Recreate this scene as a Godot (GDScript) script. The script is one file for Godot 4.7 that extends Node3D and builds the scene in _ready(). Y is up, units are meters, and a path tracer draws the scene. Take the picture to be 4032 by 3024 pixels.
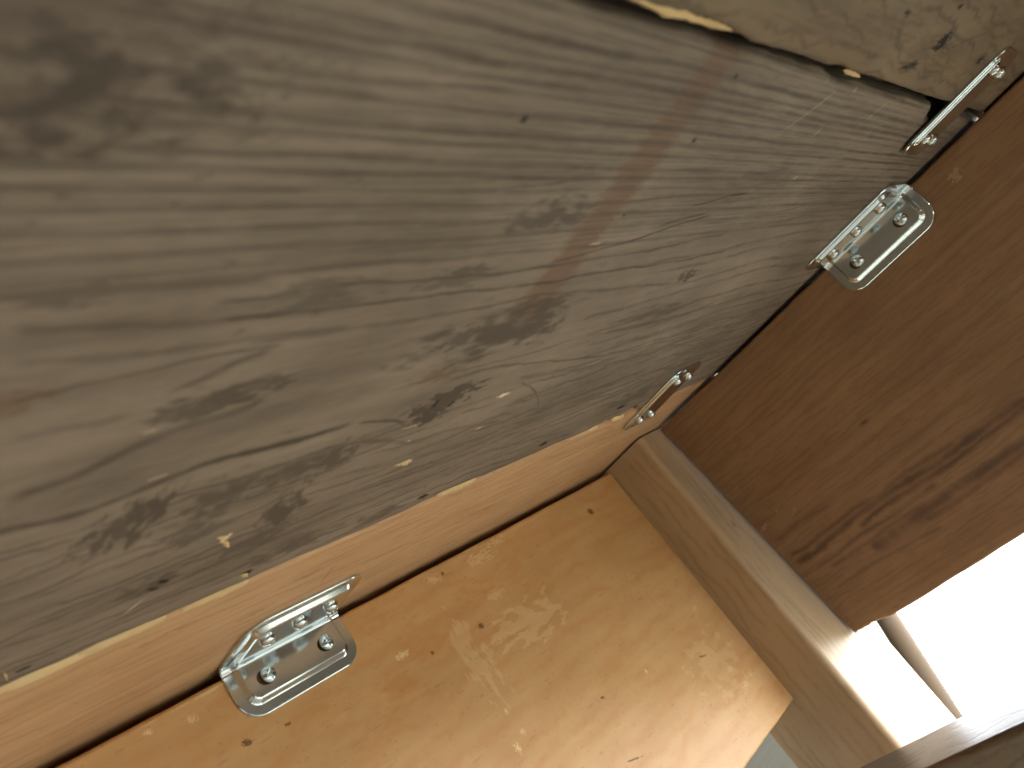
extends Node3D
# The underside of a low wooden table, seen from between its aprons.
# Table coordinates (a, b, c): a along the top boards, b across them away from the lens, c up; one unit is S metres and the lens is at 0, 0, 0.
const S := 0.07
const LENS := Vector3(0.0, 0.364, 0.0)           # height of the lens over the floor
const FLOOR_C := -5.2                            # LENS.y / S
const EX := Vector3(0.61039589, -0.19350023, 0.76809799)   # photograph axes (right, down, forward) of a, b and c, from the vanishing points
const EY := Vector3(-0.5175482, 0.63665648, 0.57167507)
const EZ := Vector3(-0.59963382, -0.74647584, 0.28846681)
const FOCAL := 3272.93                           # pixels of the 4032 x 3024 photograph

var base := Vector3.ZERO

func w(a: float, b: float, c: float) -> Vector3:
	return LENS + Vector3(a, c, -b) * S

func dirw(a: float, b: float, c: float) -> Vector3:
	return Vector3(a, c, -b)

func pix(px: float, py: float, axis: int, value: float) -> Vector3:   # where the sight line of a photograph pixel meets the plane a, b or c = value
	var d := Vector3(px - 2016.0, py - 1512.0, FOCAL)
	var r := Vector3(EX.dot(d), EY.dot(d), EZ.dot(d))
	return r * (value / r[axis])

# ------------------------------------------------------------------ textures
class Wood:
	var wd: int
	var ht: int
	var x0: float
	var y0: float
	var sx: float
	var sy: float
	var dark := PackedFloat32Array()
	var tint := PackedFloat32Array()
	var pale := PackedFloat32Array()
	var low := PackedFloat32Array()
	var rough_noise: PackedByteArray
	var rng := RandomNumberGenerator.new()
	var nz := FastNoiseLite.new()

	func _init(w_: int, h_: int, xa: float, xb: float, ya: float, yb: float, sd: int) -> void:
		wd = w_; ht = h_; x0 = xa; y0 = ya; sx = w_ / (xb - xa); sy = h_ / (yb - ya)
		dark.resize(wd * ht); tint.resize(wd * ht); pale.resize(wd * ht); low.resize(wd * ht)
		rng.seed = sd
		nz.seed = sd; nz.frequency = 1.0; nz.noise_type = FastNoiseLite.TYPE_SIMPLEX; nz.fractal_octaves = 2
		rough_noise = field(sd + 77, 0.035, 1, 1, 4)

	func field(sd: int, freq: float, stretch_x: int, stretch_y: int, oct: int) -> PackedByteArray:
		var n := FastNoiseLite.new()
		n.seed = sd; n.frequency = freq; n.noise_type = FastNoiseLite.TYPE_SIMPLEX_SMOOTH; n.fractal_octaves = oct
		var im := n.get_image(maxi(8, wd / stretch_x), maxi(8, ht / stretch_y), false, false, true)
		im.convert(Image.FORMAT_L8)
		im.resize(wd, ht, Image.INTERPOLATE_CUBIC)
		return im.get_data()

	# a line of grain through points given in face units; half width in units
	func line(pts: Array, half: float, strength: float, into: PackedFloat32Array, broken := 0.5, wobble := 0.006) -> PackedFloat32Array:
		var cv := Curve2D.new()
		for i in pts.size():
			var p: Vector2 = pts[i]
			var t: Vector2 = (pts[mini(i + 1, pts.size() - 1)] - pts[maxi(i - 1, 0)]).normalized()
			cv.add_point(p, -t * p.distance_to(pts[maxi(i - 1, 0)]) * 0.3, t * p.distance_to(pts[mini(i + 1, pts.size() - 1)]) * 0.3)
		var total := 0.0
		for i in pts.size() - 1:
			total += pts[i].distance_to(pts[i + 1])
		cv.bake_interval = maxf(total / 400.0, 0.004)
		var l := cv.get_baked_length()
		var steps := int(l * sx * 1.2) + 2
		var off := rng.randf() * 1000.0
		for k in steps:
			var s := l * k / float(steps - 1)
			var p := cv.sample_baked(s)
			p.y += (nz.get_noise_2d(s * 1.3, off) * 1.8 + nz.get_noise_2d(s * 9.0, off) * 0.35) * wobble
			var st := strength * clampf(1.0 - broken + broken * (0.55 + 0.9 * nz.get_noise_2d(s * 1.7, off + 50.0) + 0.3 * nz.get_noise_2d(s * 11.0, off + 20.0)) * 1.5, 0.0, 1.3)
			st *= smoothstep(0.0, 0.06, s) * smoothstep(0.0, 0.06, l - s)
			var hw := half * (0.75 + 0.6 * absf(nz.get_noise_2d(s * 3.0, off + 90.0)))
			var cx := int((p.x - x0) * sx)
			if cx < 0 or cx >= wd:
				continue
			var r := int(hw * 2.6 * sy) + 1
			var cy := (p.y - y0) * sy
			for yy in range(maxi(0, int(cy) - r), mini(ht, int(cy) + r + 1)):
				var e := (yy + 0.5 - cy) / (hw * sy)
				var v := st * exp(-e * e)
				var at := yy * wd + cx
				if v > into[at]:
					into[at] = v
		return into

	# a stain with an uneven outline: centre, half length, half width (face units), turned by ang
	func blob(c: Vector2, rx: float, ry: float, ang: float, strength: float, into: PackedFloat32Array, ragged := 0.55, soft := 0.35, freq := 1.0) -> PackedFloat32Array:
		var r := maxf(rx, ry) * 1.5
		var ca := cos(ang)
		var sa := sin(ang)
		var off := rng.randf() * 500.0
		for yy in range(maxi(0, int((c.y - r - y0) * sy)), mini(ht, int((c.y + r - y0) * sy) + 1)):
			for xx in range(maxi(0, int((c.x - r - x0) * sx)), mini(wd, int((c.x + r - x0) * sx) + 1)):
				var px := (xx + 0.5) / sx + x0 - c.x
				var py := (yy + 0.5) / sy + y0 - c.y
				var q := Vector2((px * ca + py * sa) / rx, (py * ca - px * sa) / ry)
				var e := q.length()
				if e > 1.5:
					continue
				var n := nz.get_noise_2d(px / rx * 1.3 * freq + off, py / ry * 1.3 * freq) + 0.3 * nz.get_noise_2d(px / rx * 4.0 * freq, py / ry * 4.0 * freq + off)
				var v := strength * smoothstep(0.0, soft, 1.0 - e + n * ragged)
				var at := yy * wd + xx
				if v > into[at]:
					into[at] = v
		return into

	# short flecks along the grain
	func flecks(n: int, lmin: float, lmax: float, half: float, strength: float, into: PackedFloat32Array, across := 0.0) -> PackedFloat32Array:
		for k in n:
			var cx := rng.randf() * wd
			var cy := rng.randf() * ht
			var l := rng.randf_range(lmin, lmax)
			var st := strength * rng.randf_range(0.3, 1.0)
			var hp := maxf(half * sy * rng.randf_range(0.6, 1.4), 0.5)
			var m := int(l * sx)
			for i in m:
				var t := i / float(maxi(m - 1, 1))
				var f := st * sin(PI * t)
				var yc := cy + across * i
				for j in range(-int(hp * 2) - 1, int(hp * 2) + 2):
					var xx := int(cx) + i
					var yy := int(yc) + j
					if xx >= wd or yy < 0 or yy >= ht:
						continue
					var v := f * exp(-pow(j / hp, 2.0))
					var at := yy * wd + xx
					if v > into[at]:
						into[at] = v
		return into

	# cols: base, light streak, dark, tint, pale (all sRGB)
	func bake(cols: Array, streak: PackedByteArray, fine: PackedByteArray, blotch: PackedByteArray, ks: float, kf: float, kb: float) -> Array:
		var out := PackedByteArray()
		out.resize(wd * ht * 3)
		var hgt := PackedByteArray()
		hgt.resize(wd * ht)
		var c0: Color = cols[0]
		var c1: Color = cols[1]
		var cd: Color = cols[2]
		var ct: Color = cols[3]
		var cp: Color = cols[4]
		for i in wd * ht:
			var s := streak[i] / 255.0 - 0.5
			var f := fine[i] / 255.0 - 0.5
			var b := blotch[i] / 255.0 - 0.5
			var t := clampf(0.5 + s * ks + f * kf + b * kb, 0.0, 1.0)
			var r := c0.r + (c1.r - c0.r) * t
			var g := c0.g + (c1.g - c0.g) * t
			var bl := c0.b + (c1.b - c0.b) * t
			var k := tint[i]
			if k > 0.004:
				r += (ct.r - r) * k; g += (ct.g - g) * k; bl += (ct.b - bl) * k
			k = minf(dark[i], 1.0)
			if k > 0.004:
				r += (cd.r - r) * k; g += (cd.g - g) * k; bl += (cd.b - bl) * k
			var h := 0.62 + s * 0.2 + f * 0.07 - 0.34 * k
			k = minf(pale[i], 1.0)
			if k > 0.004:
				r += (cp.r - r) * k; g += (cp.g - g) * k; bl += (cp.b - bl) * k
			k = low[i]
			if k > 0.004:
				h -= 0.5 * k
				r += (0.07 - r) * k; g += (0.06 - g) * k; bl += (0.05 - bl) * k
			out[i * 3] = int(clampf(r, 0.0, 1.0) * 255.0)
			out[i * 3 + 1] = int(clampf(g, 0.0, 1.0) * 255.0)
			out[i * 3 + 2] = int(clampf(bl, 0.0, 1.0) * 255.0)
			hgt[i] = int(clampf(h, 0.0, 1.0) * 255.0)
		var a := ImageTexture.create_from_image(Image.create_from_data(wd, ht, false, Image.FORMAT_RGB8, out))
		var b2 := ImageTexture.create_from_image(Image.create_from_data(wd, ht, false, Image.FORMAT_L8, hgt))
		return [a, b2]

func wood_material(maps: Array, rough: float, relief: float, spec := 0.4) -> StandardMaterial3D:
	var m := StandardMaterial3D.new()
	m.albedo_texture = maps[0]
	m.roughness = rough
	m.metallic_specular = spec
	m.heightmap_enabled = true
	m.heightmap_texture = maps[1]
	m.heightmap_scale = relief
	return m

func flat(c: Color, rough: float, spec := 0.4) -> StandardMaterial3D:
	var m := StandardMaterial3D.new()
	m.albedo_color = c
	m.roughness = rough
	m.metallic_specular = spec
	return m

# ------------------------------------------------------------------ mesh helpers
func tri(st: SurfaceTool, p: Array, n: Array, uv: Array) -> void:
	var face: Vector3 = (p[2] - p[0]).cross(p[1] - p[0])
	var order := [0, 1, 2] if face.dot(n[0] + n[1] + n[2]) >= 0.0 else [0, 2, 1]
	for i in order:
		st.set_normal(n[i])
		st.set_uv(uv[i])
		st.add_vertex(p[i])

func quad(st: SurfaceTool, p: Array, n: Array, uv: Array) -> void:
	tri(st, [p[0], p[1], p[2]], [n[0], n[1], n[2]], [uv[0], uv[1], uv[2]])
	tri(st, [p[0], p[2], p[3]], [n[0], n[2], n[3]], [uv[0], uv[2], uv[3]])

func part(called: String, mesh: Mesh, mat: Material, parent: Node3D, at := Vector3.ZERO) -> MeshInstance3D:
	var o := MeshInstance3D.new()
	o.name = called
	o.mesh = mesh
	o.material_override = mat
	parent.add_child(o, true)
	o.position = at
	return o

func tag(o: Node, label: String, category := "", group := "", kind := "") -> void:
	if label: o.set_meta("label", label)
	if category: o.set_meta("category", category)
	if group: o.set_meta("group", group)
	if kind: o.set_meta("kind", kind)

# A sawn plank: length along ax, width along bx, main face towards nx; worn, slightly uneven edges.
# The main face starts at width 0; uv = (start + along, face width coordinate) / texture size.
func plank(length: float, width: float, thick: float, r: float, ax: Vector3, bx: Vector3, nx: Vector3, uv0: Vector2, uvs: Vector2, wear: float, sd: int, seg := 160, chips: Array = []) -> ArrayMesh:
	var nz := FastNoiseLite.new()
	nz.seed = sd; nz.frequency = 1.0; nz.fractal_octaves = 3
	var sec := []       # [width, depth, normal width, normal depth, perimeter]
	var corners := [[width - r, r, 0.0, -PI / 2, 0.0], [width - r, thick - r, 1.0, 0.0, PI / 2], [r, thick - r, 2.0, PI / 2, PI], [r, r, 3.0, PI, PI * 1.5]]
	sec.append([r, 0.0, 0.0, -1.0])
	for k in 11:
		sec.append([r + (width - 2 * r) * (k + 1) / 12.0, 0.0, 0.0, -1.0])
	for c in corners:
		for k in 5:
			var t: float = lerpf(c[3], c[4], k / 4.0)
			sec.append([c[0] + r * cos(t), c[1] + r * sin(t), cos(t), sin(t)])
	var per := [0.0]
	for i in range(1, sec.size()):
		per.append(per[i - 1] + Vector2(sec[i][0] - sec[i - 1][0], sec[i][1] - sec[i - 1][1]).length())
	var rows := []
	var shifts := []
	for i in seg + 1:
		var x := length * i / seg
		var row := []
		var sh := []
		var ja := nz.get_noise_2d(x * 6.0, 3.0) * wear + nz.get_noise_2d(x * 40.0, 8.0) * wear * 0.6
		var jb := nz.get_noise_2d(x * 6.0, 43.0) * wear + nz.get_noise_2d(x * 40.0, 28.0) * wear * 0.6
		for ch in chips:       # [centre along, half length, depth, side]
			var e: float = absf(x - ch[0]) / ch[1]
			if e < 1.0:
				var d: float = ch[2] * (1.0 - e * e) * (0.6 + 0.8 * absf(nz.get_noise_2d(x * 60.0, 91.0)))
				if ch[3] > 0: jb -= d
				else: ja += d
		for s in sec:
			var u: float = s[0] / width
			var off := 0.0
			if u < 0.12: off = ja * (1.0 - u / 0.12)
			elif u > 0.88: off = jb * (u - 0.88) / 0.12
			row.append(ax * x + bx * (s[0] + off) - nx * s[1])
			sh.append(off)
		rows.append(row)
		shifts.append(sh)
	var st := SurfaceTool.new()
	st.begin(Mesh.PRIMITIVE_TRIANGLES)
	for i in seg:
		var xa := length * i / seg
		var xb := length * (i + 1) / seg
		for k in sec.size():
			var k2 := (k + 1) % sec.size()
			var na: Vector3 = bx * sec[k][2] - nx * sec[k][3]
			var nb: Vector3 = bx * sec[k2][2] - nx * sec[k2][3]
			var va: float = per[k]
			var vb: float = per[k2] if k2 > 0 else per[k] + r * 0.3
			var q := [Vector2(xa, va + shifts[i][k]), Vector2(xa, vb + shifts[i][k2]), Vector2(xb, vb + shifts[i + 1][k2]), Vector2(xb, va + shifts[i + 1][k])]
			for m in 4:
				q[m] = Vector2((q[m].x + uv0.x) / uvs.x, (q[m].y + sec[0][0] + uv0.y) / uvs.y)
			quad(st, [rows[i][k], rows[i][k2], rows[i + 1][k2], rows[i + 1][k]], [na, nb, nb, na], q)
	for e in 2:
		var row: Array = rows[0] if e == 0 else rows[seg]
		var c := Vector3.ZERO
		for p in row: c += p
		c /= row.size()
		var n := -ax if e == 0 else ax
		for k in row.size():
			var k2: int = (k + 1) % row.size()
			tri(st, [c, row[k], row[k2]], [n, n, n], [Vector2(0.0, 0.3), Vector2(sec[k][1] * 0.3, sec[k][0] / uvs.y), Vector2(sec[k2][1] * 0.3, sec[k2][0] / uvs.y)])
	return st.commit()

# ------------------------------------------------------------------ pressed steel fittings (units of S, scaled when built)
const RIM_H := 0.016
const PANEL_H := 0.042
const PLATE_H := 0.025
const RIM_W := 0.052
const BEVEL_W := 0.030
const FOLD := 0.062          # centre of the fold's inner curve

# open U-shaped outline of a leg of the bracket, moved inwards by d: from the fold down, round the end and back up
func u_outline(len_: float, reach: float, r: float, d: float) -> PackedVector2Array:
	var o := PackedVector2Array()
	var hx := len_ / 2 - d
	var rr := maxf(r - d, 0.02)
	o.append(Vector2(-hx, FOLD))
	for k in 9:
		var t := PI - k * PI / 16.0
		o.append(Vector2(-hx + rr + rr * cos(t), reach - d - rr + rr * sin(t)))
	for k in 9:
		var t := PI / 2 - k * PI / 16.0
		o.append(Vector2(hx - rr + rr * cos(t), reach - d - rr + rr * sin(t)))
	o.append(Vector2(hx, FOLD))
	return o

func v3(o: Vector3, ax: Vector3, bx: Vector3, nx: Vector3, p: Vector2, h: float) -> Vector3:
	return (o + ax * p.x + bx * p.y + nx * h) * S

func steel_leg(st: SurfaceTool, ax: Vector3, bx: Vector3, nx: Vector3, len_: float, reach: float, r: float, holes: Array, slot: Vector2, high := PANEL_H, bevel := BEVEL_W) -> void:
	var o := Vector3.ZERO
	var uvz := [Vector2.ZERO, Vector2.ZERO, Vector2.ZERO, Vector2.ZERO]
	var rings := [[0.0, 0.0], [0.0, RIM_H * 0.7], [0.005, RIM_H], [RIM_W, RIM_H], [RIM_W + bevel * 0.2, RIM_H + 0.003], [RIM_W + bevel * 0.74, high - 0.004], [RIM_W + bevel, high]]
	for q in rings.size() - 1:
		var a := u_outline(len_, reach, r, rings[q][0])
		var b := u_outline(len_, reach, r, rings[q + 1][0])
		for i in a.size() - 1:
			var ns := []
			for k in [i, i + 1]:
				var t := (a[mini(k + 1, a.size() - 1)] - a[maxi(k - 1, 0)]).normalized()
				var outw := Vector2(-t.y, t.x)
				if outw.dot(a[k] - Vector2(0, FOLD + 0.02)) < 0: outw = -outw
				var dd := Vector2(rings[q + 1][0] - rings[q][0], rings[q + 1][1] - rings[q][1]).normalized()
				ns.append((ax * outw.x + bx * outw.y) * dd.y + nx * dd.x)
			quad(st, [v3(o, ax, bx, nx, a[i], rings[q][1]), v3(o, ax, bx, nx, a[i + 1], rings[q][1]), v3(o, ax, bx, nx, b[i + 1], rings[q + 1][1]), v3(o, ax, bx, nx, b[i], rings[q + 1][1])], [ns[0], ns[1], ns[1], ns[0]], uvz)
	# the raised panel, with a real slot round each screw
	var rim := u_outline(len_, reach, r, RIM_W + bevel)
	panel(st, o, ax, bx, nx, rim, FOLD, holes, slot, high)

func slot_half(c: Vector2, slot: Vector2, right: bool) -> PackedVector2Array:   # half of a slot's outline from top to bottom
	var o := PackedVector2Array()
	for k in 9:
		var t := -PI / 2 + k * PI / 8
		var s := 1.0 if right else -1.0
		var e := Vector2(cos(t) * s * slot.x, sin(t) * slot.y)
		o.append(c + e)
	return o

func panel(st: SurfaceTool, o: Vector3, ax: Vector3, bx: Vector3, nx: Vector3, rim: PackedVector2Array, top: float, holes: Array, slot: Vector2, h: float) -> void:
	var cuts := []
	for c in holes: cuts.append(c.x)
	for z in cuts.size() + 1:
		var xa: float = -9.0 if z == 0 else cuts[z - 1]
		var xb: float = 9.0 if z == cuts.size() else cuts[z]
		var poly := PackedVector2Array()
		var end := rim[int(rim.size() / 2.0)].y
		if z == 0: pass
		else:
			var s := slot_half(holes[z - 1], slot, true)
			poly.append(Vector2(xa, top))
			poly.append_array(s)
			poly.append(Vector2(xa, end))
		for p in rim:
			if p.x > xa + 0.0005 and p.x < xb - 0.0005 : poly.append(p)
		if z < cuts.size():
			var s := slot_half(holes[z], slot, false)
			s.reverse()
			poly.append(Vector2(xb, end))
			poly.append_array(s)
			poly.append(Vector2(xb, top))
		var idx := Geometry2D.triangulate_polygon(poly)
		for i in range(0, idx.size(), 3):
			var n := [nx, nx, nx]
			tri(st, [v3(o, ax, bx, nx, poly[idx[i]], h), v3(o, ax, bx, nx, poly[idx[i + 1]], h), v3(o, ax, bx, nx, poly[idx[i + 2]], h)], n, [Vector2.ZERO, Vector2.ZERO, Vector2.ZERO])
	for c in holes:
		for side in [true, false]:
			var s := slot_half(c, slot, side)
			for i in s.size() - 1:
				var n0: Vector2 = (c - s[i]).normalized()
				var n1: Vector2 = (c - s[i + 1]).normalized()
				var a: Vector3 = ax * n0.x + bx * n0.y
				var b: Vector3 = ax * n1.x + bx * n1.y
				quad(st, [v3(o, ax, bx, nx, s[i], h), v3(o, ax, bx, nx, s[i + 1], h), v3(o, ax, bx, nx, s[i + 1], 0.002), v3(o, ax, bx, nx, s[i], 0.002)], [a, b, b, a], [Vector2.ZERO, Vector2.ZERO, Vector2.ZERO, Vector2.ZERO])

func bracket_mesh() -> ArrayMesh:      # local: x along the fold, -y down the apron, +z out along the board
	var st := SurfaceTool.new()
	st.begin(Mesh.PRIMITIVE_TRIANGLES)
	steel_leg(st, Vector3.RIGHT, Vector3.DOWN, Vector3.BACK, 0.75, 0.315, 0.12, [Vector2(-0.19, 0.155), Vector2(0.19, 0.155)], Vector2(0.05, 0.042))
	steel_leg(st, Vector3.RIGHT, Vector3.BACK, Vector3.DOWN, 0.75, 0.47, 0.14, [Vector2(-0.2, 0.25), Vector2(0.0, 0.25), Vector2(0.2, 0.25)], Vector2(0.042, 0.05))
	var prof := [[0.0, 0.0], [0.0, RIM_H * 0.7], [0.005, RIM_H], [RIM_W, RIM_H], [RIM_W + 0.006, RIM_H + 0.003], [RIM_W + BEVEL_W - 0.008, PANEL_H - 0.005], [RIM_W + BEVEL_W, PANEL_H]]
	var sec := []
	for p in prof: sec.append(Vector2(-0.375 + p[0], p[1]))
	for i in prof.size(): sec.append(Vector2(0.375 - prof[prof.size() - 1 - i][0], prof[prof.size() - 1 - i][1]))
	for k in 6:
		var t0 := k * PI / 12.0
		var t1 := (k + 1) * PI / 12.0
		for i in sec.size() - 1:
			var pts := []
			var ns := []
			for q in [[i, t0], [i + 1, t0], [i + 1, t1], [i, t1]]:
				var s: Vector2 = sec[q[0]]
				var rr := FOLD - s.y
				var e := Vector3(0, sin(q[1]), -cos(q[1]))
				pts.append((Vector3(s.x, -FOLD, FOLD) + e * rr) * S)
				var d: Vector2 = (sec[i + 1] - sec[i]).normalized()
				ns.append((-e * d.x + Vector3.RIGHT * -d.y) if absf(d.x) > 0.2 else Vector3.RIGHT * -signf(d.y))
			quad(st, pts, ns, [Vector2.ZERO, Vector2.ZERO, Vector2.ZERO, Vector2.ZERO])
	return st.commit()

func plate_mesh() -> ArrayMesh:        # flat joining plate: local x along it, z across, facing -y
	var st := SurfaceTool.new()
	st.begin(Mesh.PRIMITIVE_TRIANGLES)
	# two raised fields that meet over the joint, each drawn as a leg that starts at the middle line
	for s in [-1.0, 1.0]:
		steel_leg(st, Vector3.BACK, Vector3.RIGHT * s, Vector3.DOWN, 0.40, 0.345, 0.10, [Vector2(-0.078, 0.222), Vector2(0.078, 0.222)], Vector2(0.036, 0.04), PLATE_H, 0.016)
	var prof := [[0.0, 0.0], [0.0, RIM_H * 0.7], [0.005, RIM_H], [RIM_W, RIM_H], [RIM_W + 0.0032, RIM_H + 0.003], [RIM_W + 0.0118, PLATE_H - 0.004], [RIM_W + 0.016, PLATE_H]]
	var sec := []
	for p in prof: sec.append(Vector2(-0.20 + p[0], p[1]))
	for i in prof.size(): sec.append(Vector2(0.20 - prof[prof.size() - 1 - i][0], prof[prof.size() - 1 - i][1]))
	var xs := [-FOLD, -0.03, -0.012, 0.012, 0.03, FOLD]
	var dip := [1.0, 1.0, 1.0, 1.0, 1.0, 1.0]
	for k in xs.size() - 1:
		for i in sec.size() - 1:
			var pts := []
			for q in [[i, k], [i + 1, k], [i + 1, k + 1], [i, k + 1]]:
				var h: float = sec[q[0]].y
				if h > RIM_H: h = RIM_H + (h - RIM_H) * dip[q[1]]
				pts.append(Vector3(xs[q[1]], -h, sec[q[0]].x) * S)
			var n: Vector3 = (pts[1] - pts[0]).cross(pts[3] - pts[0]).normalized()
			if n.y > 0.0 or (absf(n.y) < 0.01 and n.z * sec[i].x < 0.0): n = -n
			quad(st, pts, [n, n, n, n], [Vector2.ZERO, Vector2.ZERO, Vector2.ZERO, Vector2.ZERO])
	return st.commit()

func screw_mesh() -> ArrayMesh:        # pan head with a cross recess; axis +y, base at y = 0
	var st := SurfaceTool.new()
	st.begin(Mesh.PRIMITIVE_TRIANGLES)
	var r := 0.041
	var nr := 14
	var na := 40
	var p := []
	for i in nr + 1:
		var row := []
		var f := i / float(nr)
		for j in na:
			var t := TAU * j / na
			var h := 0.012 + 0.026 * sqrt(maxf(1.0 - f * f * 0.98, 0.0)) if i < nr else 0.0
			var q := Vector2(cos(t), sin(t)) * r * minf(f * 1.04, 1.0)
			var arm := minf(absf(q.x), absf(q.y))
			if q.length() < 0.027 and arm < 0.0072: h -= 0.026 * (1.0 - q.length() / 0.034)
			row.append(Vector3(q.x, h, q.y) * S)
		p.append(row)
	for i in nr:
		for j in na:
			var k := (j + 1) % na
			st.set_smooth_group(-1 if i < 9 else 1)
			var a: Vector3 = p[i][j]
			var b: Vector3 = p[i][k]
			var c: Vector3 = p[i + 1][k]
			var d: Vector3 = p[i + 1][j]
			for v in ([a, b, c, a, c, d] if i > 0 else [a, c, d]):
				st.add_vertex(v)
	st.generate_normals()
	return st.commit()

func chip_mesh(length: float, width: float, thick: float, sd: int) -> ArrayMesh:   # a torn sliver of wood, pointed at both ends, lying along x on the plane y = 0 (hanging below it)
	var rng := RandomNumberGenerator.new()
	rng.seed = sd
	var st := SurfaceTool.new()
	st.begin(Mesh.PRIMITIVE_TRIANGLES)
	var n := 14
	var rows := []
	for i in n + 1:
		var t := i / float(n)
		var f := pow(sin(PI * clampf(t, 0.02, 0.98)), 0.6)
		var k := 0.7 + 0.6 * rng.randf()
		var x := (t - 0.5) * length
		var sway := rng.randf_range(-0.12, 0.12) * width
		rows.append([Vector3(x, 0.0008, -width * 0.5 * f * k + sway) , Vector3(x, -thick * f * k, sway), Vector3(x, 0.0008, width * 0.5 * f * k + sway)])
	for i in n:
		for k in 2:
			for v in [rows[i][k], rows[i][k + 1], rows[i + 1][k + 1], rows[i][k], rows[i + 1][k + 1], rows[i + 1][k]]:
				st.add_vertex(v)
	st.generate_normals()
	return st.commit()

# ------------------------------------------------------------------ scene
func _ready() -> void:
	# camera
	var cam := Camera3D.new()
	cam.name = "camera"
	add_child(cam)
	var rt := dirw(EX.x, EY.x, EZ.x)
	var dn := dirw(EX.y, EY.y, EZ.y)
	var fw := dirw(EX.z, EY.z, EZ.z)
	cam.transform = Transform3D(Basis(rt, -dn, -fw).orthonormalized(), LENS)
	cam.near = 0.01
	cam.far = 60.0
	cam.fov = rad_to_deg(2.0 * atan(1512.0 / FOCAL))
	var lens := CameraAttributesPhysical.new()
	lens.frustum_focal_length = 12.0 * FOCAL / 1512.0
	lens.frustum_focus_distance = 0.33
	lens.exposure_aperture = 18.0
	lens.frustum_near = 0.01
	lens.frustum_far = 60.0
	cam.attributes = lens
	cam.current = true
	# air and exposure
	var env := Environment.new()
	env.background_mode = Environment.BG_SKY
	var sm := ProceduralSkyMaterial.new()
	sm.sky_top_color = Color(0.66, 0.66, 0.65)
	sm.sky_horizon_color = Color(0.72, 0.71, 0.69)
	sm.ground_horizon_color = Color(0.66, 0.65, 0.63)
	sm.ground_bottom_color = Color(0.5, 0.48, 0.45)
	sm.energy_multiplier = 1.0
	var sky := Sky.new()
	sky.sky_material = sm
	env.sky = sky
	env.background_energy_multiplier = 0.8
	env.tonemap_mode = Environment.TONE_MAPPER_LINEAR
	env.tonemap_exposure = 1.9
	env.sdfgi_enabled = true
	env.ssao_enabled = true
	env.ssil_enabled = true
	var we := WorldEnvironment.new()
	we.name = "world_environment"
	we.environment = env
	add_child(we)

	# ---- floor of woven straw mats
	build_floor()
	build_window("tall bright white door window standing on the floor beyond the dark brown apron", w(14.2, -3.4, FLOOR_C), 25.2 * S, 27.0 * S, 0.0, 1.7)
	build_window("tall bright white door window standing on the floor beside the open side of the table", w(7.0, -16.6, FLOOR_C), 14.0 * S, 27.0 * S, -PI / 2, 3.7)
	build_table()
	build_pole()

func build_window(called_label: String, foot: Vector3, wid: float, hei: float, turn: float, energy: float) -> void:
	# tall door window of white glass beside the table; daylight comes through it. Local: the bright side faces -x
	var win := Node3D.new()
	win.name = "door_window"
	add_child(win, true)
	win.position = foot
	win.rotation.y = turn
	tag(win, called_label, "window", "door windows")
	var fm := flat(Color(0.55, 0.47, 0.37), 0.5)
	for s in [-1.0, 1.0]:
		var bm := BoxMesh.new()
		bm.size = Vector3(0.04, hei, 0.045)
		part("stile", bm, fm, win, Vector3(0.025, hei / 2, s * (wid / 2 + 0.0225)))
	for k in [0.006, hei + 0.0235]:
		var bm := BoxMesh.new()
		bm.size = Vector3(0.04, 0.012 if k < 0.1 else 0.045, wid if k < 0.1 else wid + 0.09)
		part("rail", bm, fm, win, Vector3(0.025, k, 0))
	var pm := StandardMaterial3D.new()
	pm.albedo_color = Color(0.9, 0.9, 0.9)
	pm.roughness = 0.3
	pm.emission_enabled = true
	pm.emission = Color(0.96, 0.98, 1.0)
	pm.emission_energy_multiplier = 2.2
	var bm2 := BoxMesh.new()
	bm2.size = Vector3(0.012, hei - 0.014, wid - 0.004)
	part("pane", bm2, pm, win, Vector3(0.02, hei / 2 + 0.005, 0))
	var al := AreaLight3D.new()
	al.name = "window_light"
	al.area_size = Vector2(wid - 0.02, hei - 0.03)
	al.area_normalize_energy = false
	al.light_energy = energy
	al.light_color = Color(0.94, 0.97, 1.0)
	al.area_range = 8.0
	al.shadow_enabled = true
	win.add_child(al)
	al.position = Vector3(0.008, hei / 2 + 0.005, 0)
	al.rotation = Vector3(0, PI / 2, 0)

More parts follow.
